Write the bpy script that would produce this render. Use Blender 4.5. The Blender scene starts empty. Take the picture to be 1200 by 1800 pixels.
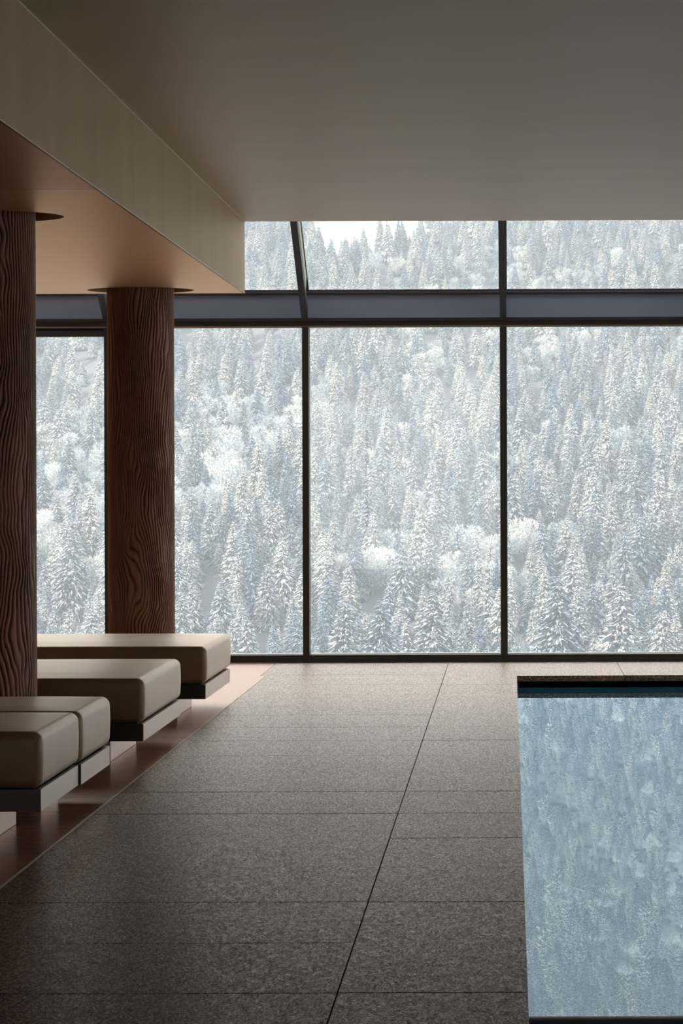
import bpy, bmesh, math, random
import numpy as np
from mathutils import Matrix, Vector

SC = bpy.context.scene
COL = SC.collection
PI = math.pi

# ------------------------------------------------------------------ camera
FPX = 6000.0                 # focal length in pixels of the 1200x1800 frame
VPX, VPY = 896.0, 845.0      # vanishing point of the room's depth lines
EYE = 1.3
cd = bpy.data.cameras.new('camera')
cam = bpy.data.objects.new('camera', cd)
COL.objects.link(cam)
cd.sensor_width = 36.0
cd.lens = FPX / 1800.0 * 36.0
cd.shift_x = (600.0 - VPX) / 1800.0
cd.shift_y = (VPY - 900.0) / 1800.0
cd.clip_start = 0.1
cd.clip_end = 8000.0
cam.matrix_world = Matrix.Translation((0, 0, EYE)) @ Matrix.Rotation(PI / 2, 4, 'X') @ Matrix.Rotation(-0.0035, 4, 'Z')
SC.camera = cam

# ------------------------------------------------------------------ light
SC.view_settings.view_transform = 'Standard'
SC.view_settings.look = 'None'
SC.view_settings.gamma = 1.0
SC.view_settings.use_curve_mapping = False
SC.view_settings.exposure = 1.2
SC.cycles.use_denoising = True
SC.cycles.max_bounces = 10
SC.cycles.diffuse_bounces = 5
SC.cycles.glossy_bounces = 4
SC.cycles.transparent_max_bounces = 16
SC.cycles.volume_bounces = 1
SC.cycles.sample_clamp_indirect = 6.0

SKY_STRENGTH = 1.0
world = bpy.data.worlds.new('world')
SC.world = world
world.use_nodes = True
wn = world.node_tree
wn.nodes.clear()
wo = wn.nodes.new('ShaderNodeOutputWorld')
wb = wn.nodes.new('ShaderNodeBackground')
wb.inputs['Color'].default_value = (1.0, 0.945, 0.88, 1)
wb.inputs['Strength'].default_value = SKY_STRENGTH
wn.links.new(wb.outputs[0], wo.inputs['Surface'])

sd = bpy.data.lights.new('sun', 'SUN')
sun = bpy.data.objects.new('sun', sd)
COL.objects.link(sun)
sd.energy = 4.7
sd.color = (1.0, 0.87, 0.70)
sd.angle = math.radians(3)
sun.rotation_euler = Vector((0.80, 0.36, -0.44)).to_track_quat('-Z', 'Y').to_euler()

HAZE = 0.00046

# ------------------------------------------------------------------ helpers
def new_mat(name):
    m = bpy.data.materials.new(name)
    m.use_nodes = True
    nt = m.node_tree
    nt.nodes.clear()
    out = nt.nodes.new('ShaderNodeOutputMaterial')
    return m, nt, out

def N(nt, kind, **kw):
    n = nt.nodes.new(kind)
    for k, v in kw.items():
        if k in n.inputs:
            n.inputs[k].default_value = v
        else:
            setattr(n, k, v)
    return n

def ramp(nt, fac, stops):
    r = nt.nodes.new('ShaderNodeValToRGB')
    e = r.color_ramp.elements
    while len(e) < len(stops):
        e.new(0.5)
    for i, (p, c) in enumerate(stops):
        e[i].position = p
        e[i].color = (*c, 1) if len(c) == 3 else c
    nt.links.new(fac, r.inputs[0])
    return r.outputs[0]

def plain(name, col, rough=0.5, metal=0.0, spec=0.5):
    m, nt, out = new_mat(name)
    p = N(nt, 'ShaderNodeBsdfPrincipled', Roughness=rough, Metallic=metal)
    p.inputs['Base Color'].default_value = (*col, 1)
    p.inputs['Specular IOR Level'].default_value = spec
    nt.links.new(p.outputs[0], out.inputs[0])
    return m

def mapped(nt, scale, rot=(0, 0, 0), obj=False):
    if obj:
        g = N(nt, 'ShaderNodeTexCoord').outputs['Object']
    else:
        g = N(nt, 'ShaderNodeNewGeometry').outputs['Position']
    mp = N(nt, 'ShaderNodeMapping')
    mp.inputs['Scale'].default_value = scale
    mp.inputs['Rotation'].default_value = rot
    nt.links.new(g, mp.inputs[0])
    return mp.outputs[0]

def noise(nt, vec, scale=1.0, detail=4.0, rough=0.5, dist=0.0):
    n = N(nt, 'ShaderNodeTexNoise', Scale=scale, Detail=detail, Roughness=rough, Distortion=dist)
    nt.links.new(vec, n.inputs['Vector'])
    return n.outputs['Fac']

def mixrgb(nt, fac, a, b, mode='MIX'):
    m = N(nt, 'ShaderNodeMix', data_type='RGBA', blend_type=mode)
    for sock, v in ((m.inputs[0], fac), (m.inputs[6], a), (m.inputs[7], b)):
        if hasattr(v, 'links'):
            nt.links.new(v, sock)
        elif isinstance(v, (int, float)):
            sock.default_value = v
        else:
            sock.default_value = (*v, 1)
    return m.outputs[2]

def bump(nt, h, strength, dist=0.01):
    b = N(nt, 'ShaderNodeBump', Strength=strength, Distance=dist)
    nt.links.new(h, b.inputs['Height'])
    return b.outputs[0]

def varnish(nt, out, shader, tint, rough, normal=None, ior=1.45, gain=1.0):
    """a tinted glossy finish over a shader, weighted by its Fresnel reflectance"""
    g = N(nt, 'ShaderNodeBsdfGlossy')
    g.inputs['Color'].default_value = (*tint, 1)
    if hasattr(rough, 'links'):
        nt.links.new(rough, g.inputs['Roughness'])
    else:
        g.inputs['Roughness'].default_value = rough
    fr = N(nt, 'ShaderNodeFresnel', IOR=ior)
    if normal is not None:
        nt.links.new(normal, g.inputs['Normal'])
    k = N(nt, 'ShaderNodeMath', operation='MULTIPLY')
    nt.links.new(fr.outputs[0], k.inputs[0])
    if hasattr(gain, 'links'):
        nt.links.new(gain, k.inputs[1])
    else:
        k.inputs[1].default_value = gain
    mx = N(nt, 'ShaderNodeMixShader')
    nt.links.new(k.outputs[0], mx.inputs[0])
    nt.links.new(shader, mx.inputs[1])
    nt.links.new(g.outputs[0], mx.inputs[2])
    nt.links.new(mx.outputs[0], out.inputs[0])

def wood_mat(name, dark, light, scale, rough=0.4, bstr=0.1, vary=0.0, spec=0.5, tint=(1, 1, 1)):
    """grain stretched along the axis with the small scale"""
    m, nt, out = new_mat(name)
    v = mapped(nt, scale)
    a = noise(nt, v, 1.0, 6, 0.6, 0.3)
    c = ramp(nt, a, [(0.3, dark), (0.7, light)])
    if vary:
        oi = N(nt, 'ShaderNodeObjectInfo').outputs['Random']
        k = ramp(nt, oi, [(0, (1 - vary,) * 3), (1, (1.0, 1.0, 1.0))])
        c = mixrgb(nt, 1.0, c, k, 'MULTIPLY')
    p = N(nt, 'ShaderNodeBsdfPrincipled', Roughness=rough)
    p.inputs['Specular IOR Level'].default_value = 0.0
    nt.links.new(c, p.inputs['Base Color'])
    nb = bump(nt, a, bstr, 0.002)
    nt.links.new(nb, p.inputs['Normal'])
    varnish(nt, out, p.outputs[0], tint, rough, nb, 1.45, spec)
    return m

# ------------------------------------------------------------------ materials
def voro(nt, vec, scale):
    n = N(nt, 'ShaderNodeTexVoronoi', Scale=scale)
    nt.links.new(vec, n.inputs['Vector'])
    sp = N(nt, 'ShaderNodeSeparateColor')
    nt.links.new(n.outputs['Color'], sp.inputs[0])
    return sp.outputs[0]

def stone_mat(name):
    m, nt, out = new_mat(name)
    v = mapped(nt, (1, 1, 1))
    ve = mapped(nt, (1, 0.30, 1))
    a = voro(nt, ve, 240.0)
    a2 = voro(nt, ve, 130.0)
    b = noise(nt, v, 1.6, 4, 0.6)
    w = noise(nt, mapped(nt, (0.8, 9, 1)), 1.0, 3, 0.6)
    c = ramp(nt, a, [(0.0, (0.06, 0.035, 0.020)), (0.45, (0.16, 0.10, 0.058)), (0.75, (0.33, 0.22, 0.14)), (1.0, (0.85, 0.63, 0.44))])
    c = mixrgb(nt, 0.25, c, ramp(nt, a2, [(0.1, (0.03, 0.02, 0.013)), (0.95, (0.30, 0.205, 0.14))]))
    c = mixrgb(nt, 1.0, c, ramp(nt, b, [(0.3, (0.80, 0.77, 0.75)), (0.7, (1, 1, 1))]), 'MULTIPLY')
    c = mixrgb(nt, 1.0, c, ramp(nt, w, [(0.35, (0.84, 0.84, 0.84)), (0.6, (1, 1, 1))]), 'MULTIPLY')
    oi = N(nt, 'ShaderNodeObjectInfo').outputs['Random']
    c = mixrgb(nt, 1.0, c, ramp(nt, oi, [(0, (0.86, 0.85, 0.84)), (1, (1.05, 1.05, 1.05))]), 'MULTIPLY')
    p = N(nt, 'ShaderNodeBsdfPrincipled', Roughness=0.6)
    p.inputs['Specular IOR Level'].default_value = 0.0
    nt.links.new(c, p.inputs['Base Color'])
    nb = bump(nt, a, 0.04, 0.0005)
    r = ramp(nt, a2, [(0.1, (0.42,) * 3), (0.9, (0.28,) * 3)])
    varnish(nt, out, p.outputs[0], (.98, .955, .965), r, nb, 1.45, ramp(nt, a, [(0.0, (0.28,) * 3), (1.0, (0.76,) * 3)]))
    return m

M = {}
M['stone'] = stone_mat('granite')
M['grout'] = plain('dark_joint', (0.012, 0.010, 0.009), 0.9)
M['ceiling'] = wood_mat('ceiling_veneer', (0.50, 0.39, 0.275), (0.55, 0.435, 0.305), (0.35, 3, 3), 0.38, 0.004, 0.0, 0.70, (1, .94, .82))
M['fascia'] = wood_mat('fascia_veneer', (0.215, 0.155, 0.098), (0.28, 0.205, 0.132), (0.7, 2.2, 0.5), 0.40, 0.006, 0.0, 0.55, (1, .86, .68))
M['soffit'] = wood_mat('soffit_veneer', (0.44, 0.27, 0.155), (0.56, 0.365, 0.225), (0.5, 6, 3), 0.40, 0.005, 0.0, 1.5, (1, .75, .51))
M['soffit_shaded'] = wood_mat('shaded_soffit_veneer', (0.34, 0.20, 0.125), (0.44, 0.275, 0.175), (0.5, 6, 3), 0.40, 0.006, 0.0, 1.3, (1, .72, .55))  # same veneer, with the dimness away from the window painted in
M['plank'] = wood_mat('floor_wood', (0.20, 0.075, 0.042), (0.62, 0.28, 0.17), (0.6, 16, 4), 0.25, 0.006, 0.5, 0.95, (1, .87, .82))
M['edge'] = plain('pale_edge_and_highlight', (0.75, 0.64, 0.52), 0.35, 0.2)  # floor edge trim, also the painted highlight lines on the fascia
M['frame'] = plain('bronze_frame', (0.022, 0.019, 0.016), 0.45)
M['frame_brown'] = plain('brown_rail', (0.035, 0.028, 0.023), 0.5)
M['cap'] = plain('daylit_frame_cap', (0.42, 0.43, 0.38), 0.5)  # frame lightened, daylight on its outer faces put into the colour
M['bead'] = plain('beige_glazing_bead', (0.42, 0.30, 0.20), 0.5)
M['panel'] = plain('slate_blue_panel', (0.25, 0.28, 0.36), 0.5, 0, 0.3)
M['wall'] = wood_mat('wall_veneer', (0.40, 0.31, 0.23), (0.52, 0.42, 0.32), (1, 1, 8), 0.5, 0.05)
M['bench_frame'] = plain('satin_grey_metal', (0.62, 0.55, 0.50), 0.38, 0.85, 0.5)
M['dark_rail'] = plain('dark_front_rail', (0.035, 0.027, 0.023), 0.35, 0.0, 0.3)  # darker tone for the bench front rail
M['black'] = plain('black_recess', (0.008, 0.006, 0.005), 0.8)
M['trunk'] = plain('spruce_bark', (0.05, 0.045, 0.045), 0.9)
def tree_mat(name, a, b):
    m, nt, out = new_mat(name)
    oi = N(nt, 'ShaderNodeObjectInfo').outputs['Random']
    c = ramp(nt, oi, [(0.0, a), (0.5, tuple((x + y) / 2 for x, y in zip(a, b))), (1.0, b)])
    p = N(nt, 'ShaderNodeBsdfPrincipled', Roughness=0.85)
    p.inputs['Specular IOR Level'].default_value = 0.15
    nt.links.new(c, p.inputs['Base Color'])
    nt.links.new(p.outputs[0], out.inputs[0])
    return m
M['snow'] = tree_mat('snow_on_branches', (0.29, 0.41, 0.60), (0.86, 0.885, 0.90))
M['needles'] = tree_mat('frosted_needles', (0.03, 0.055, 0.09), (0.09, 0.13, 0.17))
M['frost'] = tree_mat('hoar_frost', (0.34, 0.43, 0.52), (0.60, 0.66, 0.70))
M['tile'] = plain('blue_grey_basin_tile', (0.10, 0.17, 0.22), 0.3)

def fabric_mat():
    m, nt, out = new_mat('taupe_upholstery')
    v = mapped(nt, (1, 1, 1), obj=True)
    a = noise(nt, v, 260, 2, 0.6)
    b = noise(nt, mapped(nt, (2.0, 7.0, 1.0), obj=True), 1.0, 4, 0.6)
    w = noise(nt, mapped(nt, (0.5, 26, 0.8), obj=True), 1.0, 3, 0.6)
    c = ramp(nt, b, [(0.3, (0.22, 0.14, 0.082)), (0.7, (0.30, 0.20, 0.12))])
    c = mixrgb(nt, 0.25, c, ramp(nt, a, [(0.4, (0.16, 0.11, 0.07)), (0.6, (0.36, 0.26, 0.18))]))
    p = N(nt, 'ShaderNodeBsdfPrincipled', Roughness=0.5)
    p.inputs['Sheen Weight'].default_value = 0.5
    p.inputs['Sheen Tint'].default_value = (1.0, 0.86, 0.74, 1)
    p.inputs['Specular IOR Level'].default_value = 0.0
    p.inputs['Sheen Roughness'].default_value = 0.3
    nt.links.new(c, p.inputs['Base Color'])
    b1 = N(nt, 'ShaderNodeBump', Strength=0.35, Distance=0.006)
    nt.links.new(w, b1.inputs['Height'])
    b2 = N(nt, 'ShaderNodeBump', Strength=0.15, Distance=0.001)
    nt.links.new(a, b2.inputs['Height'])
    nt.links.new(b1.outputs[0], b2.inputs['Normal'])
    nt.links.new(b2.outputs[0], p.inputs['Normal'])
    varnish(nt, out, p.outputs[0], (1, .93, .88), 0.36, b1.outputs[0], 1.4, 0.8)
    return m
M['fabric'] = fabric_mat()

def bark_mat():
    m, nt, out = new_mat('carved_dark_wood')
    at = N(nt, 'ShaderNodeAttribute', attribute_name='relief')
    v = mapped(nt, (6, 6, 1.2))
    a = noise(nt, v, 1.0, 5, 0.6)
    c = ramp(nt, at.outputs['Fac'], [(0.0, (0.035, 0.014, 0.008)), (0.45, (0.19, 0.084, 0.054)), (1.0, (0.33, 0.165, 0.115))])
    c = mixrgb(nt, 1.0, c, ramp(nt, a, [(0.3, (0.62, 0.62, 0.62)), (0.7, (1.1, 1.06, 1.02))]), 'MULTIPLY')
    f = noise(nt, mapped(nt, (160, 160, 14)), 1.0, 3, 0.6)
    p = N(nt, 'ShaderNodeBsdfPrincipled', Roughness=0.5)
    p.inputs['Specular IOR Level'].default_value = 0.3
    nt.links.new(c, p.inputs['Base Color'])
    nt.links.new(bump(nt, f, 0.3, 0.002), p.inputs['Normal'])
    nt.links.new(p.outputs[0], out.inputs[0])
    return m
M['bark'] = bark_mat()

def glass_mat():
    m, nt, out = new_mat('clear_window_glass')
    t = N(nt, 'ShaderNodeBsdfTransparent')
    t.inputs[0].default_value = (0.97, 0.985, 0.98, 1)
    g = N(nt, 'ShaderNodeBsdfGlossy', Roughness=0.0)
    # Schlick reflectance, the same from either face of the sheet
    ge = N(nt, 'ShaderNodeNewGeometry')
    dt = N(nt, 'ShaderNodeVectorMath', operation='DOT_PRODUCT')
    nt.links.new(ge.outputs['Normal'], dt.inputs[0])
    nt.links.new(ge.outputs['Incoming'], dt.inputs[1])
    def mth(op, a, b=None):
        n = N(nt, 'ShaderNodeMath', operation=op)
        for i, q in enumerate((a, b)):
            if q is None: continue
            if hasattr(q, 'links'): nt.links.new(q, n.inputs[i])
            else: n.inputs[i].default_value = q
        return n.outputs[0]
    fr = mth('ADD', mth('MULTIPLY', mth('POWER', mth('SUBTRACT', 1.0, mth('ABSOLUTE', dt.outputs['Value'])), 5.0), 0.93), 0.03)
    mx = N(nt, 'ShaderNodeMixShader')
    nt.links.new(fr, mx.inputs[0])
    nt.links.new(t.outputs[0], mx.inputs[1])
    nt.links.new(g.outputs[0], mx.inputs[2])
    nt.links.new(mx.outputs[0], out.inputs[0])
    return m
M['glass'] = glass_mat()

def water_mat():
    m, nt, out = new_mat('still_pool_water')
    v = mapped(nt, (1.0, 0.35, 1))
    a = noise(nt, v, 2.2, 2, 0.5)
    p = N(nt, 'ShaderNodeBsdfPrincipled', Roughness=0.5)
    p.inputs['Specular IOR Level'].default_value = 0.0
    p.inputs['Base Color'].default_value = (0.02, 0.065, 0.11, 1)
    varnish(nt, out, p.outputs[0], (0.75, 0.89, 1.0), 0.003, bump(nt, a, 0.006, 0.015), 1.5)
    return m
M['water'] = water_mat()

def snow_ground(woods=False):
    m, nt, out = new_mat('snow_ground')
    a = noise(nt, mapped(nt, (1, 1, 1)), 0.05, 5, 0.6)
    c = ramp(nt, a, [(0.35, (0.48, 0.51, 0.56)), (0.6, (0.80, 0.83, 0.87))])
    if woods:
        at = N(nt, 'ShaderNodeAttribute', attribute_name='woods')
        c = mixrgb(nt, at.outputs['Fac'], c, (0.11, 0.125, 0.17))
    p = N(nt, 'ShaderNodeBsdfPrincipled', Roughness=0.8)
    nt.links.new(c, p.inputs['Base Color'])
    nt.links.new(p.outputs[0], out.inputs[0])
    return m
M['snow_ground'] = snow_ground()
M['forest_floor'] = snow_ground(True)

# ------------------------------------------------------------------ mesh helpers
def link(name, me, mat, parent=None, loc=None):
    o = bpy.data.objects.new(name, me)
    COL.objects.link(o)
    mats = mat if isinstance(mat, (list, tuple)) else [mat]
    if not me.materials:
        for k in mats:
            me.materials.append(M[k])
    if parent:
        o.parent = parent
    if loc is not None:
        o.location = loc
    return o

def box_bm(bm, x0, x1, y0, y1, z0, z1, bev=0.0, mi=0):
    vs = [bm.verts.new(c) for c in ((x0, y0, z0), (x1, y0, z0), (x1, y1, z0), (x0, y1, z0),
                                    (x0, y0, z1), (x1, y0, z1), (x1, y1, z1), (x0, y1, z1))]
    fs = [bm.faces.new([vs[i] for i in f]) for f in
          ((0, 3, 2, 1), (4, 5, 6, 7), (0, 1, 5, 4), (1, 2, 6, 5), (2, 3, 7, 6), (3, 0, 4, 7))]
    for f in fs:
        f.material_index = mi
    if bev:
        es = list({e for f in fs for e in f.edges})
        bmesh.ops.bevel(bm, geom=es, offset=bev, segments=2, affect='EDGES', profile=0.5)

def to_me(bm, name, smooth=False):
    me = bpy.data.meshes.new(name)
    bm.to_mesh(me)
    bm.free()
    if smooth:
        for p in me.polygons:
            p.use_smooth = True
    return me

def box(name, x0, x1, y0, y1, z0, z1, mat, parent=None, bev=0.0):
    bm = bmesh.new()
    box_bm(bm, x0, x1, y0, y1, z0, z1, bev)
    return link(name, to_me(bm, name), mat, parent)

def struct(o):
    o['kind'] = 'structure'
    return o

def empty(name, loc=(0, 0, 0)):
    o = bpy.data.objects.new(name, None)
    COL.objects.link(o)
    o.location = loc
    o.empty_display_size = 0.1
    return o

def tag(o, label, cat, group=None):
    o['label'] = label
    o['category'] = cat
    if group:
        o['group'] = group
    return o

# ------------------------------------------------------------------ dimensions (metres)
DW = 24.45            # window wall
YE = 21.05            # end of ceiling and beam
XF = -1.640           # fascia plane = edge of the stone floor
XJ = -0.443           # joint between the slab columns
XP = 0.029            # pool edge
YP = 22.67            # far pool edge
ZS, ZC = 2.462, 2.904 # soffit and ceiling heights
XL, XR = -4.75, 9.0
YB = -3.0
PX = 7.0              # right pool edge

# ------------------------------------------------------------------ setting
# floor: bed, slabs, planks
floor = struct(box('floor', XL, XP, YB, DW + 0.1, -0.30, -0.036, 'grout'))
struct(box('floor', XP, XR, YP + 0.03, DW + 0.1, -0.30, -0.036, 'grout'))
slab_cache = {}
rngs = random.Random(5)
def slab(x0, x1, y0, y1):
    w, d = round(x1 - x0, 3), round(y1 - y0, 3)
    if (w, d) not in slab_cache:
        bm = bmesh.new()
        box_bm(bm, 0, w, 0, d, -0.034, 0, 0.0007)
        slab_cache[(w, d)] = to_me(bm, 'stone_slab')
    o = link('stone_slab', slab_cache[(w, d)], 'stone', floor, (x0, y0, rngs.uniform(-0.0006, 0.0004)))
    return o
rows = [8.68 + 0.938 * k for k in range(-9, 16)]
strong = {8.68: .010, 10.556: .012, 13.37: .016, 14.308: .008, 17.122: .014}
for k in range(len(rows) - 1):
    ya, yb = rows[k], rows[k + 1]
    gl = 0.0035
    for s, v in strong.items():
        if abs(s - yb) < 0.02:
            gl = v
    last = k == len(rows) - 2
    slab(XF + 0.006, XJ - 0.0022, ya, yb - gl)
    slab(XJ + 0.0022, XP + 0.012, ya, yb - gl)
ytop = rows[-1]
# the border strip along the window, wider by a little at its left end
slab(XF - 0.035, XJ - 0.002, ytop, ytop + 0.16)
slab(XF - 0.035, XJ - 0.002, ytop + 0.162, DW + 0.05)
x = XJ + 0.002
while x < XR:
    x2 = min(x + 1.2, XR)
    slab(x, x2 - 0.003, max(ytop, YP), ytop + 0.5)
    slab(x, x2 - 0.003, ytop + 0.502, DW + 0.05)
    x = x2
if ytop > YP:
    pass
else:
    slab(XJ + 0.002, XP, ytop, YP)
# wood planks, laid across
pl = {}
rp = random.Random(3)
y = 7.5
k = 0
while y < DW - 0.02:
    w = 0.142
    y2 = min(y + w, DW)
    cut = XL + 0.4 + rp.random() * 1.3
    for a, b in ((XL, cut), (cut, XF - 0.004 if y < ytop else XF - 0.037)):
        L = round(b - a, 2)
        if L <= 0.05:
            continue
        bm = bmesh.new()
        box_bm(bm, a + 0.0006, b - 0.0006, y + 0.0006, y2 - (0.005 if abs(y2 - 13.42) < 0.075 else 0.0006), -0.03, 0.0, 0.0006)
        link('wood_plank', to_me(bm, 'wood_plank'), 'plank', floor)
    y = y2
    k += 1
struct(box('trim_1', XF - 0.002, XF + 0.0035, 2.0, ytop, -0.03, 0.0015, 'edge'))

# pool
basin = empty('pool_basin', (XP, 3, 0))
basin['kind'] = 'structure'
box('basin_wall', XP + 0.03, PX - 0.02, YP + 0.03, YP + 0.07, -1.3, -0.034, 'black', basin).location = (-XP, -3, 0)
box('basin_wall', XP - 0.02, XP + 0.012, 2.9, YP + 0.03, -1.3, -0.036, 'tile', basin).location = (-XP, -3, 0)
box('basin_wall', PX, PX + 0.2, 2.9, YP + 0.03, -1.3, -0.001, 'tile', basin).location = (-XP, -3, 0)
box('basin_wall', XP, PX, 2.7, 2.9, -1.3, -0.001, 'tile', basin).location = (-XP, -3, 0)
box('basin_floor', XP, PX, 2.9, YP, -1.4, -1.3, 'tile', basin).location = (-XP, -3, 0)
ww = box('pool_water', XP + 0.013, PX - 0.001, 2.901, YP + 0.0295, -0.10, -0.075, 'water')
ww['kind'] = 'stuff'
tag(ww, 'still blue pool water mirroring the snowy forest', 'water')
struct(box('floor', PX + 0.2, XR, YB, YP + 0.02, -0.3, 0, 'stone'))
struct(box('floor', XP, PX + 0.2, YB, 2.7, -0.3, 0, 'stone'))

# ceiling, beam, roof with an added sun-blocking mass
ceil = struct(box('ceiling', XF - 0.004, XR, YB, YE, ZC, ZC + 0.12, 'ceiling'))
struct(box('top_highlight_strip', XF + 0.0005, XF + 0.013, YB, YE, ZC - 0.004, ZC, 'edge'))  # pale strip painting the highlight along the fascia's upper edge
struct(box('roof', XL - 28, XR + 0.2, YB - 0.2, YE - 0.02, ZC + 0.13, 8.0, 'wall'))  # unseen mass, raised and widened to keep sun off the rooflight bay
beam = struct(box('ceiling_fascia', XF, XF + 0.010, YB, YE, ZS, ZC - 0.004, 'fascia', None))
box('end_panel', XL, XF - 0.001, YE - 0.03, YE, ZS + 0.051, ZC + 0.1, 'fascia', beam)
struct(box('lower_highlight_strip', XF + 0.0101, XF + 0.0115, YB, YE, ZS - 0.0005, ZS + 0.003, 'edge'))  # pale strip painting the highlight along the fascia's lower edge

P1 = (-2.27, 14.9)
P2 = (-2.234, 20.68)
def holed_panel(name, x0, x1, y0, y1, c, r, mat, parent, depth=0.05):
    """a soffit panel with a round recess cut through it"""
    bm = bmesh.new()
    n = 96
    ring, rect = [], []
    hx0, hx1, hy0, hy1 = x0 - c[0], x1 - c[0], y0 - c[1], y1 - c[1]
    angs = [2 * PI * i / n for i in range(n)] + [math.atan2(b, a) % (2 * PI) for a in (hx0, hx1) for b in (hy0, hy1)]
    angs = sorted(angs)
    for a in angs:
        ca, sa = math.cos(a), math.sin(a)
        ts = []
        if ca > 1e-9: ts.append(hx1 / ca)
        if ca < -1e-9: ts.append(hx0 / ca)
        if sa > 1e-9: ts.append(hy1 / sa)
        if sa < -1e-9: ts.append(hy0 / sa)
        t = min(ts)
        ring.append((c[0] + r * ca, c[1] + r * sa))
        rect.append((c[0] + t * ca, c[1] + t * sa))
    m = len(angs)
    A = [bm.verts.new((*p, ZS)) for p in ring]
    B = [bm.verts.new((*p, ZS)) for p in rect]
    A2 = [bm.verts.new((*p, ZS + depth)) for p in ring]
    B2 = [bm.verts.new((*p, ZS + depth)) for p in rect]
    for i in range(m):
        j = (i + 1) % m
        bm.faces.new((A[i], B[i], B[j], A[j]))
        bm.faces.new((A2[i], A[i], A[j], A2[j]))
        bm.faces.new((B[i], B2[i], B2[j], B[j]))
        bm.faces.new((A2[j], B2[j], B2[i], A2[i]))
    bmesh.ops.recalc_face_normals(bm, faces=bm.faces)
    return link(name, to_me(bm, name), mat, parent)
soff = struct(box('ceiling_soffit', XL, XF - 0.0005, YB, 12.60, ZS, ZS + 0.05, 'soffit_shaded'))
box('soffit_panel', XL, XF - 0.0005, 12.602, 13.545, ZS, ZS + 0.05, 'soffit_shaded', soff)
holed_panel('soffit_panel', XL, XF - 0.0005, 13.552, 17.6, P1, 0.325, 'soffit', soff)
holed_panel('soffit_panel', XL, XF - 0.0005, 17.6005, YE, P2, 0.322, 'soffit', soff)
box('recess_backing', XL, XF - 0.03, 12.0, YE - 0.03, ZS + 0.055, ZS + 0.075, 'black', soff)

# solid walls
struct(box('wall_left', XL - 0.2, XL, YB, DW + 0.1, -0.3, ZC + 0.2, 'wall'))
struct(box('wall_back', XL - 0.2, -4.2, YB - 0.2, YB, -0.3, ZC + 0.2, 'wall'))
struct(box('wall_back', -0.2, XR + 0.2, YB - 0.2, YB, -0.3, ZC + 0.2, 'wall'))
w4 = empty('added_fill_window'); w4['kind'] = 'structure'  # unseen window, added to let fill light in behind the camera
for i in range(3):
    box('mullion', -4.199 + i * 1.99, -4.15 + i * 1.99, YB - 0.12, YB, 0.0, ZC, 'frame', w4)
for i in range(2):
    box('pane', -4.145 + i * 1.99, -2.215 + i * 1.99, YB - 0.06, YB - 0.054, 0.01, ZC - 0.01, 'glass', w4)
struct(box('terrace_ground', -30, XR + 0.1, YB - 30, YB - 0.21, -0.5, -0.15, 'snow_ground'))

# ------------------------------------------------------------------ front glazing
w1 = empty('window_1'); w1['kind'] = 'structure'
mx = [-4.299, -2.881, -1.463, -0.045, 1.373, 2.791, 4.209, 5.627, 7.045, 8.463]
edges = [XL] + mx + [XR]
H0, H1 = 2.406, 2.470
for i, X in enumerate(mx):
    box('mullion', X - 0.0235, X + 0.0235, DW, DW + 0.11, 0.0, H0, 'frame', w1, 0.002)
    box('daylit_mullion_cap', X - 0.026, X + 0.026, DW + 0.112, DW + 0.17, 0.06, H0 - 0.004, 'cap', w1)  # outer reveal painted paler for the daylight falling on it
box('bottom_rail', XL, XR, DW + 0.001, DW + 0.11, 0.003, 0.056, 'frame', w1, 0.002)
box('head_rail', XL, XR, DW - 0.004, DW + 0.11, H0 + 0.010, H1 - 0.026, 'frame_brown', w1, 0.002)
box('head_rail', XL, XR, DW - 0.02, DW + 0.11, H1 - 0.026, H1, 'frame', w1, 0.002)
box('glazing_bead', XL, XR, DW + 0.02, DW + 0.10, H0 - 0.002, H0 + 0.0095, 'bead', w1)
for a, b in zip(edges[:-1], edges[1:]):
    x0, x1 = a + 0.0240, b - 0.0240
    if x1 - x0 < 0.05:
        continue
    box('pane', x0, x1, DW + 0.060, DW + 0.066, 0.057, H0 - 0.003, 'glass', w1)
    box('upstand_panel', a + 0.001, b - 0.001, DW + 0.05, DW + 0.08, H1 + 0.001, 2.637, 'panel', w1)
# deeper sash head of the two leftmost bays
for a, b in ((-4.75, -4.299), (-4.299, -2.881)):
    box('sash_rail', a + 0.024, b - 0.024, DW + 0.004, DW + 0.055, 2.342, 2.385, 'frame_brown', w1, 0.003)
    box('sash_groove', a + 0.024, b - 0.024, DW + 0.03, DW + 0.055, 2.385, 2.404, 'black', w1)
sill = empty('outer_sill'); sill['kind'] = 'structure'
box('snowy_ledge', XL, XR, DW + 0.175, DW + 0.26, -0.3, 0.058, 'snow_ground', sill)

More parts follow.
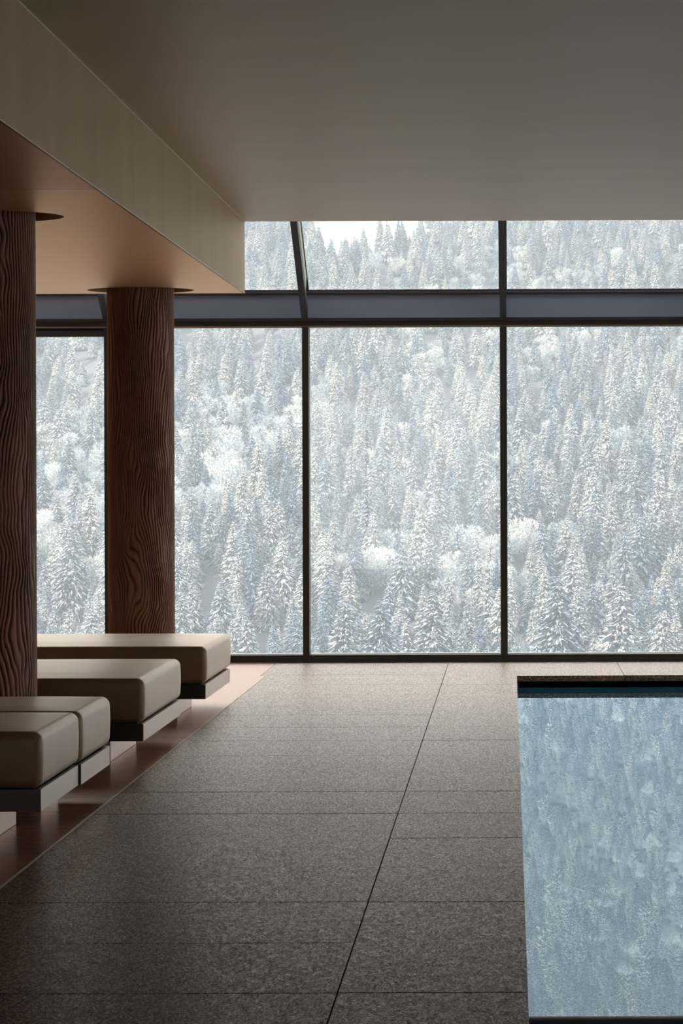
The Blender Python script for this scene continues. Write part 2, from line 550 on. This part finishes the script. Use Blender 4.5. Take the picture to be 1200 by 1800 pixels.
# ------------------------------------------------------------------ sloping rooflight
w2 = empty('window_2'); w2['kind'] = 'structure'
SL = math.atan2(0.607, 1.24)
dirv = Vector((0, -math.cos(SL), math.sin(SL)))     # up the slope, into the room
nrm = Vector((0, math.sin(SL), math.cos(SL)))       # outward
base = Vector((0, 24.40, 2.462))
RL = 4.0
def sloped(name, x0, x1, n0, n1, l0, l1, mat, parent):
    bm = bmesh.new()
    box_bm(bm, x0, x1, l0, l1, n0, n1)
    R = Matrix(((1, 0, 0), (0, dirv.y, nrm.y), (0, dirv.z, nrm.z)))
    for v in bm.verts:
        v.co = base + Vector((v.co.x, 0, 0)) + dirv * v.co.y + nrm * v.co.z
    bmesh.ops.recalc_face_normals(bm, faces=bm.faces)
    return link(name, to_me(bm, name), mat, parent)
for X in mx:
    sloped('rafter', X - 0.0235, X + 0.0235, 0.0, 0.09, 0.0, RL, 'frame', w2)
    sloped('rafter_web', X - 0.012, X + 0.0225, 0.09, 0.20, 0.26, RL, 'cap', w2)
    sloped('rafter_cap', X - 0.03, X + 0.028, 0.205, 0.235, 0.05, RL, 'frame', w2)
for a, b in zip(edges[:-1], edges[1:]):
    if b - a > 0.2:
        sloped('roof_pane', a + 0.0285, b - 0.0305, 0.215, 0.223, 0.08, RL, 'glass', w2)
box('sill_rail', XL, XR, DW + 0.035, DW + 0.10, 2.6375, 2.652, 'frame', w2)
box('sill_rail', XL, XR, DW + 0.045, DW + 0.10, 2.6525, 2.664, 'panel', w2)
box('sill_rail', XL, XR, DW + 0.035, DW + 0.10, 2.6645, 2.675, 'frame_brown', w2)
# wall over the ceiling edge, carried past the rooflight to block sun
struct(box('wall_upstand', XL, XR, YE - 0.015, YE - 0.001, ZC + 0.121, 8.0, 'panel'))
# ends of the rooflight bay
struct(box('wall_left', XL - 0.2, XL, YE, DW + 0.1, ZC + 0.21, 4.6, 'panel'))
struct(box('wall_right', XR, XR + 0.2, YE, DW + 0.1, ZC + 0.13, 4.6, 'panel'))

# ------------------------------------------------------------------ glazed side beyond the pool
w3 = empty('window_3'); w3['kind'] = 'structure'
YW = 9.0
struct(box('wall_right', XR, XR + 0.2, YB, YW, -0.3, ZC + 0.12, 'wall'))
yy = [YW + i * (DW - YW) / 9 for i in range(10)]
for Y in yy:
    box('mullion', XR + 0.001, XR + 0.10, Y - 0.03, Y + 0.03, 0.0, ZC + 0.12, 'frame', w3)
for a, b in zip(yy[:-1], yy[1:]):
    box('pane', XR + 0.05, XR + 0.056, a + 0.031, b - 0.031, 0.061, ZC - 0.001, 'glass', w3)
    box('bottom_rail', XR + 0.002, XR + 0.099, a + 0.031, b - 0.031, 0.0, 0.06, 'frame', w3)
struct(box('terrace_ground', XR + 0.12, XR + 40, YB - 20, DW + 10, -0.5, -0.15, 'snow_ground'))

# ------------------------------------------------------------------ carved pillars
def value_noise(u, v, nu, nv, seed):
    """u periodic with nu cells over 0..1; v free"""
    r = np.random.RandomState(seed)
    g = r.rand(nu, nv)
    U = u * nu
    V = v
    i = np.floor(U).astype(int); fu = U - i
    j = np.floor(V).astype(int); fv = V - j
    fu = fu * fu * (3 - 2 * fu); fv = fv * fv * (3 - 2 * fv)
    i0, i1, j0, j1 = i % nu, (i + 1) % nu, j % nv, (j + 1) % nv
    return (g[i0, j0] * (1 - fu) + g[i1, j0] * fu) * (1 - fv) + (g[i0, j1] * (1 - fu) + g[i1, j1] * fu) * fv

def pillar_mesh(seed, R, H, nu=640, nv=460):
    u = np.arange(nu) / nu
    v = np.linspace(0, H, nv)
    U, V = np.meshgrid(u, v)
    ph = 74 * U
    ph = ph + 4.6 * (value_noise(U, V * 1.6, 6, 61, seed) - .5)
    ph = ph + 2.0 * (value_noise(U, V * 4.2, 13, 67, seed + 1) - .5)
    ph = ph + 1.1 * (value_noise(U, V * 11, 30, 97, seed + 2) - .5)
    rr = np.random.RandomState(seed + 9)
    for _ in range(16):                       # knots the grain flows round
        cu, cv, s = rr.rand(), rr.rand() * H, rr.choice([-1, 1]) * rr.uniform(1.2, 2.4)
        du = (U - cu + .5) % 1 - .5
        ph = ph + s * np.exp(-(du / 0.055) ** 2 - ((V - cv) / 0.16) ** 2)
    a = np.abs(np.sin(PI * ph))
    ridge = a ** 0.55
    brk = value_noise(U, V * 7, 44, 127, seed + 4)
    fine = value_noise(U, V * 30, 140, 211, seed + 5)
    depth = 0.75 + 0.9 * value_noise(U, V * 2.3, 9, 71, seed + 6)
    h = 1 - (1 - ridge) * np.clip(depth * (0.55 + brk), 0, 1.2) - 0.14 * fine
    h = np.clip(h, 0, 1)
    rad = R - 0.009 * (1 - h)
    th = 2 * PI * U
    co = np.stack([rad * np.cos(th), rad * np.sin(th), V], -1).reshape(-1, 3)
    idx = np.arange(nu * nv).reshape(nv, nu)
    a0, b0 = idx[:-1], np.roll(idx[:-1], -1, 1)
    c0, d0 = np.roll(idx[1:], -1, 1), idx[1:]
    faces = np.stack([a0, b0, c0, d0], -1).reshape(-1, 4)
    me = bpy.data.meshes.new('pillar')
    me.vertices.add(len(co)); me.vertices.foreach_set('co', co.ravel().astype(np.float32))
    me.loops.add(faces.size); me.loops.foreach_set('vertex_index', faces.ravel().astype(np.int32))
    me.polygons.add(len(faces)); me.polygons.foreach_set('loop_start', np.arange(0, faces.size, 4, dtype=np.int32))
    me.polygons.foreach_set('use_smooth', np.ones(len(faces), dtype=bool))
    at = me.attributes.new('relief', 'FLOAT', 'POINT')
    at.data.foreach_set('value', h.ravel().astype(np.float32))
    me.update()
    return me
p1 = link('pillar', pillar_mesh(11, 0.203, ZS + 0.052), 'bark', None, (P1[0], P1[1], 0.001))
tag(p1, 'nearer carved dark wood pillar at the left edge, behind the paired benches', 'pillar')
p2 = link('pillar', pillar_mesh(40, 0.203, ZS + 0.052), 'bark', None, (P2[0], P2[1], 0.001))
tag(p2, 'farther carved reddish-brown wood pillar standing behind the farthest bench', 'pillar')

# ------------------------------------------------------------------ lounge benches
def cushion_me(L, D, Hc, r=0.032):
    """upholstered block: rounded edges, slightly crowned top"""
    nx, ny, nz = 40, 20, 8
    bm = bmesh.new()
    def prof(n, ln):
        e = [0, .12, .3, .5, .7, .88, 1]
        a = [r * t for t in e]
        mid = [r + (ln - 2 * r) * i / n for i in range(1, n)]
        return a + mid + [ln - r * t for t in reversed(e)]
    xs, ys, zs = prof(nx, L), prof(ny, D), prof(nz, Hc)
    verts = {}
    def P(x, y, z):
        # map the box surface onto a rounded box
        c = Vector((min(max(x, r), L - r), min(max(y, r), D - r), min(max(z, r * .6), Hc - r)))
        q = Vector((x, y, z)) - c
        rr = r
        if q.length > 1e-9:
            m = max(abs(q.x), abs(q.y), abs(q.z) if z > Hc / 2 else abs(q.z) * (r / (r * .6)))
            q = q.normalized() * min(rr, m)
        p = c + q
        sx, sy = min(x, L - x) / L, min(y, D - y) / D
        crown = 0.012 * min(1, sy * 5) * min(1, sx * 12)
        if z > Hc * .5:
            p.z += crown * (z / Hc)
        bulge = 0.004 * math.sin(PI * min(max(z / Hc, 0), 1))
        if x >= L - r: p.x += bulge
        if y <= r: p.y -= bulge
        return p
    def V(x, y, z):
        k = (round(x, 5), round(y, 5), round(z, 5))
        if k not in verts:
            verts[k] = bm.verts.new(P(x, y, z))
        return verts[k]
    def face(ps):
        vs = [V(*p) for p in ps]
        if len(set(vs)) == 4:
            try: bm.faces.new(vs)
            except ValueError: pass
    for i in range(len(xs) - 1):
        for j in range(len(ys) - 1):
            for z, fl in ((0, 1), (Hc, 0)):
                q = [(xs[i], ys[j], z), (xs[i + 1], ys[j], z), (xs[i + 1], ys[j + 1], z), (xs[i], ys[j + 1], z)]
                face(q[::-1] if fl else q)
        for j in range(len(zs) - 1):
            for y, fl in ((0, 0), (D, 1)):
                q = [(xs[i], y, zs[j]), (xs[i + 1], y, zs[j]), (xs[i + 1], y, zs[j + 1]), (xs[i], y, zs[j + 1])]
                face(q[::-1] if fl else q)
    for i in range(len(ys) - 1):
        for j in range(len(zs) - 1):
            for x, fl in ((0, 1), (L, 0)):
                q = [(x, ys[i], zs[j]), (x, ys[i + 1], zs[j]), (x, ys[i + 1], zs[j + 1]), (x, ys[i], zs[j + 1])]
                face(q[::-1] if fl else q)
    bmesh.ops.remove_doubles(bm, verts=bm.verts, dist=1e-6)
    bmesh.ops.recalc_face_normals(bm, faces=bm.faces)
    return to_me(bm, 'cushion', True)

def bench(y0, y1, label, plinth_y, XB, XPL=-1.858, left=-4.55):
    t = empty('lounge_bench', (XB, y0, 0))
    L = XB - left
    D = y1 - y0
    def q(name, x0, x1, a, b, z0, z1, mat, bev=0.0):
        bm = bmesh.new()
        box_bm(bm, x0, x1, a, b, z0, z1, bev)
        return link(name, to_me(bm, name), mat, t)
    # tray frame with a raised rim
    bm = bmesh.new()
    for a in ((-L, 0, D - 0.014, D), (-L, -L + 0.014, 0.014, D - 0.014), (-0.014, 0, 0.0137, D - 0.014)):
        box_bm(bm, a[0], a[1], a[2], a[3], 0.12, 0.199)
    box_bm(bm, -L + 0.014, -0.014, 0.014, D - 0.014, 0.12, 0.165)
    fr = link('frame', to_me(bm, 'frame'), 'bench_frame', t)
    q('front_rail', -L, 0.0, 0.0, 0.0135, 0.12, 0.199, 'dark_rail')['label'] = 'dark front rail'
    q('cushion_board', -L + 0.03, -0.03, 0.03, D - 0.03, 0.166, 0.222, 'black')
    q('plinth', -L + 0.2, XPL - XB, plinth_y[0] - y0, plinth_y[1] - y0, 0.001, 0.119, 'bench_frame', 0.002)
    cu = link('cushion', cushion_me(L + 0.003, D - 0.004, 0.189), 'fabric', t, (-L, 0.002, 0.2165))
    tag(t, label, 'bench', 'taupe upholstered benches beside the stone floor')
    return t
bench(12.23, 13.295, 'taupe cushioned low bench nearest the camera, pushed against another', (12.26, 12.97), -1.685, -1.880)
bench(13.305, 14.26, 'taupe cushioned low bench joined behind the nearest one, before the near pillar', (13.5, 14.0), -1.676)
bench(15.53, 17.27, 'taupe cushioned low bench standing alone between the two pillars', (15.85, 16.93), -1.672)
bench(18.53, 20.15, 'taupe cushioned low bench farthest away, in front of the far pillar', (18.9, 19.75), -1.656, -1.845)

# ------------------------------------------------------------------ hillside
rng = np.random.RandomState(21)
PROF_Y = [20, 60, 150, 300, 500, 700, 830, 950, 1080, 1200, 1300, 1420, 1600, 2400]
PROF_H = [-4, -30, -95, -135, -125, -90, -48, 0, 45, 92, 150, 240, 330, 420]
bnx = rng.rand(40, 40)
def bumps(X, Y):
    out = 0
    for s, a in ((170.0, 16.0), (60.0, 5.0)):
        u, v = X / s + 100, Y / s
        i, j = np.floor(u).astype(int), np.floor(v).astype(int)
        fu, fv = u - i, v - j
        fu = fu * fu * (3 - 2 * fu); fv = fv * fv * (3 - 2 * fv)
        g = lambda p, q: bnx[p % 40, q % 40]
        out = out + a * ((g(i, j) * (1 - fu) + g(i + 1, j) * fu) * (1 - fv) + (g(i, j + 1) * (1 - fu) + g(i + 1, j + 1) * fu) * fv - .5)
    return out
def hill(X, Y):
    X = np.asarray(X, float); Y = np.asarray(Y, float)
    ye = Y - 0.7 * np.clip(-X - 70, 0, 900)
    h = np.interp(ye, PROF_Y, PROF_H)
    k = np.clip((Y - 120) / 500, 0, 1)
    return h + bumps(X, Y) * k

gx = np.concatenate([np.linspace(-1100, -320, 40), np.linspace(-300, 200, 70), np.linspace(215, 900, 30)])
gy = np.concatenate([np.linspace(27, 600, 30), np.linspace(615, 2400, 150)])
GX, GY = np.meshgrid(gx, gy)
GZ = hill(GX, GY)
co = np.stack([GX, GY, GZ], -1).reshape(-1, 3)
idx = np.arange(GX.size).reshape(GX.shape)
fc = np.stack([idx[:-1, :-1], idx[:-1, 1:], idx[1:, 1:], idx[1:, :-1]], -1).reshape(-1, 4)
me = bpy.data.meshes.new('hillside')
me.from_pydata(co.tolist(), [], fc.tolist())
for p in me.polygons:
    p.use_smooth = True
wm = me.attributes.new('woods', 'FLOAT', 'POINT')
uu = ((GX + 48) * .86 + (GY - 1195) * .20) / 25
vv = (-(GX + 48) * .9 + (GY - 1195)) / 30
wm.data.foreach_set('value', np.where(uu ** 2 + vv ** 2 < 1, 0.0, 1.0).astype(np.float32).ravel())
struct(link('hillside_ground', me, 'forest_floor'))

# ------------------------------------------------------------------ trees
def conifer(seed, h, R, whorls=24, dens=1.0, ws=1.0):
    r = random.Random(seed)
    V, F, MI = [], [], []
    def quad(a, b, c, d, m):
        n = len(V)
        V.extend((a, b, c, d)); F.append((n, n + 1, n + 2, n + 3)); MI.append(m)
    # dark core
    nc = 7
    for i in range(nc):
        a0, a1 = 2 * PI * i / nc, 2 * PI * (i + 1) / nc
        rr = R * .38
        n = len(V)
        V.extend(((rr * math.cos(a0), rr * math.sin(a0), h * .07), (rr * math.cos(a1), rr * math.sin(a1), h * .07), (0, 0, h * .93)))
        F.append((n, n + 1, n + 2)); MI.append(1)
    for k in range(whorls):
        t = (k + r.uniform(-.5, .5)) / whorls
        t = min(max(t, 0), 1)
        z = h * (.07 + .90 * t)
        L0 = R * (1 - t) ** .82 + .02 * h
        nb = max(4, int((13 * (1 - t) + 4) * dens))
        off = r.random() * 6.28
        for b in range(nb):
            if r.random() < .07:
                continue
            a = off + 2 * PI * b / nb + r.uniform(-.25, .25)
            L = L0 * r.choice((r.uniform(.45, .8), r.uniform(.75, 1.18)))
            ca, sa = math.cos(a), math.sin(a)
            drop = r.uniform(.22, .5) + .12 * (1 - t)
            W = (L * r.uniform(.055, .11) + .04) * ws
            z0 = z + r.uniform(-.4, .4)
            pts = []
            ns = 5
            for s in range(ns + 1):
                f = s / ns
                rad = L * (.12 + .88 * f)
                zz = z0 + .10 * L * math.sin(f * PI * .6) - drop * L * f * f * .9 - .05 * L * f
                w = W * (math.sin(PI * min(1, .12 + .80 * f)) ** .7) * (1.25 if s % 2 else .62)
                if s == ns:
                    w = .02
                pts.append((rad, zz, w))
            lift = (.04 + .035 * L) * ws
            for s in range(ns):
                (r0, z0_, w0), (r1, z1_, w1) = pts[s], pts[s + 1]
                def p(rad, side, zz):
                    return (rad * ca - side * sa, rad * sa + side * ca, zz)
                sag0, sag1 = w0 * .45, w1 * .45
                # snow roof, shaken off in places
                if r.random() < .22:
                    lift = -.02
                else:
                    lift = (.04 + .035 * L) * ws
                quad(p(r0, 0, z0_ + lift), p(r1, 0, z1_ + lift), p(r1 - .1 * w1, w1, z1_ - sag1 + lift * .6), p(r0 - .1 * w0, w0, z0_ - sag0 + lift * .6), 0 if lift > 0 else 1)
                quad(p(r1, 0, z1_ + lift), p(r0, 0, z0_ + lift), p(r0 - .1 * w0, -w0, z0_ - sag0 + lift * .6), p(r1 - .1 * w1, -w1, z1_ - sag1 + lift * .6), 0 if lift > 0 else 1)
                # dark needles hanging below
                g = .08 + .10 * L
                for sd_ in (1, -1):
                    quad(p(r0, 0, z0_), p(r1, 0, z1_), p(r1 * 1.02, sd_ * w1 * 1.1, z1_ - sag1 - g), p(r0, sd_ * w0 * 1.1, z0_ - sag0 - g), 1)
    # loose tufts of rime along the crown's surface
    for _ in range(2600):
        t = 1 - math.sqrt(r.random())
        a = r.random() * 6.283
        rad = (R * (1 - t) ** .82 + .02 * h) * r.uniform(.55, 1.06)
        z = h * (.05 + .92 * t) - .25 * rad * .5
        c = Vector((rad * math.cos(a), rad * math.sin(a), z))
        d = Vector((math.cos(a) + r.gauss(0, .4), math.sin(a) + r.gauss(0, .4), r.gauss(-.1, .45))).normalized()
        sd2 = Vector((-math.sin(a) + r.gauss(0, .3), math.cos(a) + r.gauss(0, .3), r.gauss(0, .4))).normalized() * r.uniform(.05, .13)
        ln = r.uniform(.25, .6)
        n = len(V)
        V.extend((tuple(c - sd2), tuple(c + sd2), tuple(c + d * ln)))
        F.append((n, n + 1, n + 2)); MI.append(0 if r.random() < .60 else 1)
    me = bpy.data.meshes.new('conifer_foliage')
    me.from_pydata(V, [], F)
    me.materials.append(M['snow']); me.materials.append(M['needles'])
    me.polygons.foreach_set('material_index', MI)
    me.update()
    return me

def broadleaf(seed, h, R):
    r = random.Random(seed)
    V, F = [], []
    clumps = [(r.gauss(0, R * .45), r.gauss(0, R * .45), h * r.uniform(.35, .9), R * r.uniform(.35, .6)) for _ in range(16)]
    for cx, cy, cz, cr in clumps:
        for _ in range(95):
            d = Vector((r.gauss(0, 1), r.gauss(0, 1), r.gauss(.25, 1))).normalized()
            s = r.uniform(.35, 1.0) * cr
            c = Vector((cx, cy, cz)) + d * s
            e = (d + Vector((r.gauss(0, .5), r.gauss(0, .5), r.gauss(.3, .5)))).normalized()
            side = e.cross(Vector((r.gauss(0, 1), r.gauss(0, 1), r.gauss(0, 1)))).normalized() * r.uniform(.06, .15)
            ln = r.uniform(.4, 1.1)
            n = len(V)
            V.extend((tuple(c - side), tuple(c + side), tuple(c + e * ln)))
            F.append((n, n + 1, n + 2))
    me = bpy.data.meshes.new('frosted_crown')
    me.from_pydata(V, [], F)
    me.materials.append(M['frost'])
    return me

def trunk_me(h, r0):
    bm = bmesh.new()
    bmesh.ops.create_cone(bm, cap_ends=True, segments=7, radius1=r0, radius2=.03, depth=h + 1.5, matrix=Matrix.Translation((0, 0, (h + 1.5) / 2 - 1.5)))
    me = to_me(bm, 'trunk', True)
    me.materials.append(M['trunk'])
    return me

HT = [13.0, 13.0, 13.0, 13.0, 13.0, 13.0]
RT = [2.8, 2.4, 3.1, 2.6, 2.1, 3.4]
CON = [conifer(100 + i, HT[i], RT[i], whorls=(54, 56, 50, 54, 58, 52)[i]) for i in range(6)]
CONH = [conifer(500 + i, 13.0, (3.0, 2.4)[i], 84, 1.35, .52) for i in range(2)]
TRK = [trunk_me(12.3, .22) for i in range(1)]
DEC = [broadleaf(300 + i, 10.0, 3.0) for i in range(2)]
DTR = trunk_me(6.5, .18)

def to_px(X, Y, Z):
    dx, dy = X * FPX / Y, -(Z - EYE) * FPX / Y
    return VPX + dx + .0035 * dy, VPY + dy - .0035 * dx

trees = []    # x, y, z, rot, scale, variant(0-5 conifer, 6-7 deciduous)
step = 6.1
ny_ = int((1640 - 765) / step)
patch = lambda X, Y: bumps(X * 1.7 + 333, Y * 1.7)
for j in range(ny_):
    Y0 = 765 + j * step
    jit = .5
    if Y0 > 1215:
        stp, jit = 3.4, 1.0
    elif Y0 > 1120:
        stp = 5.0
    else:
        stp = step
    wl, wr = 0.185 * Y0 + 40, 0.085 * Y0 + 30
    n = int((wl + wr) / stp)
    xs = -wl + (np.arange(n) + rng.rand(n)) * stp
    ys = Y0 + rng.uniform(-jit, jit, n) * step
    zs = hill(xs, ys)
    pt = patch(xs, ys)
    rnd = rng.rand(n, 4)
    for i in range(n):
        X, Y = xs[i], ys[i]
        # snowy clearing high on the slope
        u = (X + 48) * .86 + (Y - 1195) * .20
        v = -(X + 48) * .9 + (Y - 1195)
        if (u / 22) ** 2 + (v / 26) ** 2 < 1 and rnd[i, 3] < .93:
            continue
        if (X + 36) ** 2 / 20 + (Y - 860) ** 2 / 250 < 1 or (X + 24) ** 2 / 16 + (Y - 840) ** 2 / 250 < 1:
            continue
        if rnd[i, 3] > .93 and Y < 1250:
            continue
        s = (.62 + .62 * rnd[i, 0] ** 1.3) * (1.28 - .58 * min(max((Y + .7 * min(X + 70, 0) - 900) / 300, 0), 1)) * (2.0 if Y > 1290 else 1.0)
        dec = (pt[i] > 3.2 and rnd[i, 1] < .55) or rnd[i, 1] < .05
        if dec:
            trees.append((X, Y, zs[i], rnd[i, 2] * 6.28, s * .85, 6 + int(rnd[i, 0] * 1.99)))
        else:
            trees.append((X, Y, zs[i], rnd[i, 2] * 6.28, s, int(rnd[i, 1] * 997) % 6))
# a few trees that stand out in the photograph, each where it grows
def hero(px, ytop_px, Y, var):
    X = (px - VPX) * Y / FPX
    z = float(hill(X, Y))
    top = EYE + (VPY - ytop_px) * Y / FPX
    z -= 3.0
    return (X, Y, z, 1.0, (top - z) / 13.0, var), px
heroes = [
    (hero(667, 1052, 800, 5)[0], 'broad pale conifer in full view at the foot of the middle tall pane'),
    (hero(605, 1045, 815, 0)[0], 'slender snowy conifer left of the broad pale one, low in the middle pane'),
    (hero(760, 1035, 812, 2)[0], 'snowy conifer right of the broad pale one, low in the middle pane'),
    (hero(978, 1010, 805, 2)[0], 'broad snow-laden conifer low in the right tall pane'),
    (hero(1090, 1020, 800, 0)[0], 'tall snow-laden conifer low at the right of the right tall pane'),
    (hero(470, 985, 860, 1)[0], 'tall frosted conifer low in the tall pane right of the far pillar'),
    (hero(385, 950, 900, 0)[0], 'pointed frosted conifer above the farthest bench, beside the far pillar'),
    (hero(125, 930, 900, 2)[0], 'frosted conifer seen between the two pillars above the farthest bench'),
]
hx = [(h[0][0], h[0][1]) for h in heroes]
trees = [t for t in trees if not any(abs(t[0] - a) < 4.5 and -30 < t[1] - b < 3.5 for a, b in hx)]
print('trees', len(trees))

conif = [o for o in trees if o[5] < 6]
decid = [o for o in trees if o[5] >= 6]
def seen(t, hh):
    x, yt = to_px(t[0], t[1], t[2] + hh * t[4])
    _, yb = to_px(t[0], t[1], t[2])
    return x, yt, yb
def third(x, a, b):
    t = (x - a) / (b - a)
    return ('far left of the ' if t < .2 else 'left side of the ' if t < .4 else 'centre of the ' if t < .6 else 'right side of the ' if t < .8 else 'far right of the ')
def pane_of(x, yt):
    if yt > 1128: return None
    if 575 < yt:
        if 70 < x < 184: return ', ' + third(x, 70, 184) + 'pane between the pillars'
        if 312 < x < 526: return ', ' + third(x, 312, 526) + 'pane beside the far pillar'
        if 550 < x < 874: return ', ' + third(x, 550, 874) + 'middle tall pane'
        if 894 < x < 1196: return ', ' + third(x, 894, 1196) + 'right tall pane'
    return None
def band(yt):
    for lim, nm in ((1060, 'at the foot'), (1000, 'low'), (930, 'below the middle'), (860, 'near mid height'), (760, 'above the middle')):
        if yt > lim: return nm
    return 'high up'
def size(s):
    return 'tall' if s > 1.5 else ('mid-sized' if s > 1.2 else 'small')

def pick(lst, hh, n):
    c = []
    for i, t in enumerate(lst):
        x, yt, yb = seen(t, hh)
        p = pane_of(x, yt)
        if p:
            c.append((-(min(yb, 1150) - yt), i, p, yt))
    c.sort()
    return {i: (p, yt) for _, i, p, yt in c[:n]}
def place(t, names, mes, trk, label, cat, group, fat=1.0):
    o = bpy.data.objects.new(names[0], mes)
    COL.objects.link(o)
    o.location = t[:3]; o.rotation_euler = (0, 0, t[3]); o.scale = (t[4] * fat, t[4] * fat, t[4])
    tr = bpy.data.objects.new('trunk', trk)
    COL.objects.link(tr)
    tr.parent = o
    tag(o, label, cat, group)
    return o
rest = []
proto = {}
for (t, label) in heroes:
    o = place(t, ['snowy_conifer'], CONH[0 if t[5] in (2, 5) else 1], TRK[0], label, 'tree', None, 1.15)
sel = pick(conif, 13, 290)
for i, t in enumerate(conif):
    if i in sel:
        p, yt = sel[i]
        s = size(t[4])
        lab = f'{s} snow-laden conifer {band(yt)}{p}'
        o = place(t, ['snowy_conifer'], CON[t[5]], TRK[0], lab, 'tree', f'{s} snowy conifers {band(yt)}{p}')
        proto.setdefault(t[5], o)
    else:
        rest.append(t)
sel = pick(decid, 9.5, 120)
for i, t in enumerate(decid):
    if i in sel:
        p, yt = sel[i]
        lab = f'white frosted round-crowned tree {band(yt)}{p}'
        o = place(t, ['frosted_broadleaf'], DEC[t[5] - 6], DTR, lab, 'tree', f'frosted broadleaf trees {band(yt)}{p}')
        proto.setdefault(t[5], o)
    else:
        rest.append(t)

# everything farther off: one forest object, the same trees instanced
R_ = np.array(rest)
fme = bpy.data.meshes.new('distant_forest')
fme.vertices.add(len(R_))
fme.vertices.foreach_set('co', R_[:, :3].astype(np.float32).ravel())
for nm, colm in (('rot', 3), ('scl', 4), ('var', 5)):
    a = fme.attributes.new(nm, 'FLOAT', 'POINT')
    a.data.foreach_set('value', R_[:, colm].astype(np.float32))
fme.update()
forest = bpy.data.objects.new('distant_forest', fme)
COL.objects.link(forest)
forest['kind'] = 'stuff'
tag(forest, 'dense frosted forest covering the upper hillside behind the windows', 'forest')
ng = bpy.data.node_groups.new('forest_instances', 'GeometryNodeTree')
ng.interface.new_socket('Geometry', in_out='INPUT', socket_type='NodeSocketGeometry')
ng.interface.new_socket('Geometry', in_out='OUTPUT', socket_type='NodeSocketGeometry')
gi = ng.nodes.new('NodeGroupInput'); go = ng.nodes.new('NodeGroupOutput')
join = ng.nodes.new('GeometryNodeJoinGeometry')
m2p = ng.nodes.new('GeometryNodeMeshToPoints')
ng.links.new(gi.outputs[0], m2p.inputs[0])
def attr(nm):
    a = ng.nodes.new('GeometryNodeInputNamedAttribute')
    a.data_type = 'FLOAT'
    a.inputs[0].default_value = nm
    return a.outputs[0]
av, ar, asc = attr('var'), attr('rot'), attr('scl')
xyz = ng.nodes.new('ShaderNodeCombineXYZ')
ng.links.new(ar, xyz.inputs[2])
for v in range(8):
    if v not in proto:
        continue
    oi = ng.nodes.new('GeometryNodeObjectInfo')
    oi.transform_space = 'ORIGINAL'
    oi.inputs['Object'].default_value = proto[v]
    oi.inputs['As Instance'].default_value = True
    # undo nothing: ORIGINAL space hands over the tree at its own mesh size
    cmp_ = ng.nodes.new('FunctionNodeCompare')
    cmp_.data_type = 'FLOAT'; cmp_.operation = 'EQUAL'
    cmp_.inputs[1].default_value = float(v)
    cmp_.inputs['Epsilon'].default_value = 0.1
    ng.links.new(av, cmp_.inputs[0])
    iop = ng.nodes.new('GeometryNodeInstanceOnPoints')
    ng.links.new(m2p.outputs[0], iop.inputs['Points'])
    ng.links.new(cmp_.outputs[0], iop.inputs['Selection'])
    ng.links.new(oi.outputs['Geometry'], iop.inputs['Instance'])
    ng.links.new(xyz.outputs[0], iop.inputs['Rotation'])
    ng.links.new(asc, iop.inputs['Scale'])
    ng.links.new(iop.outputs[0], join.inputs[0])
ng.links.new(join.outputs[0], go.inputs[0])
mod = forest.modifiers.new('forest', 'NODES')
mod.node_group = ng

# ------------------------------------------------------------------ haze in the valley
if HAZE > 0:
    m, nt, out = new_mat('valley_haze')
    vs = N(nt, 'ShaderNodeVolumeScatter', Density=HAZE, Anisotropy=0.0)
    vs.inputs['Color'].default_value = (0.66, 0.82, 1.0, 1)
    nt.links.new(vs.outputs[0], out.inputs['Volume'])
    M['haze'] = m
    hz = box('valley_haze', -1200, 1000, 300, 2450, -200, 480, 'haze')
    hz['kind'] = 'stuff'
    tag(hz, 'pale winter haze hanging over the forested valley', 'haze')
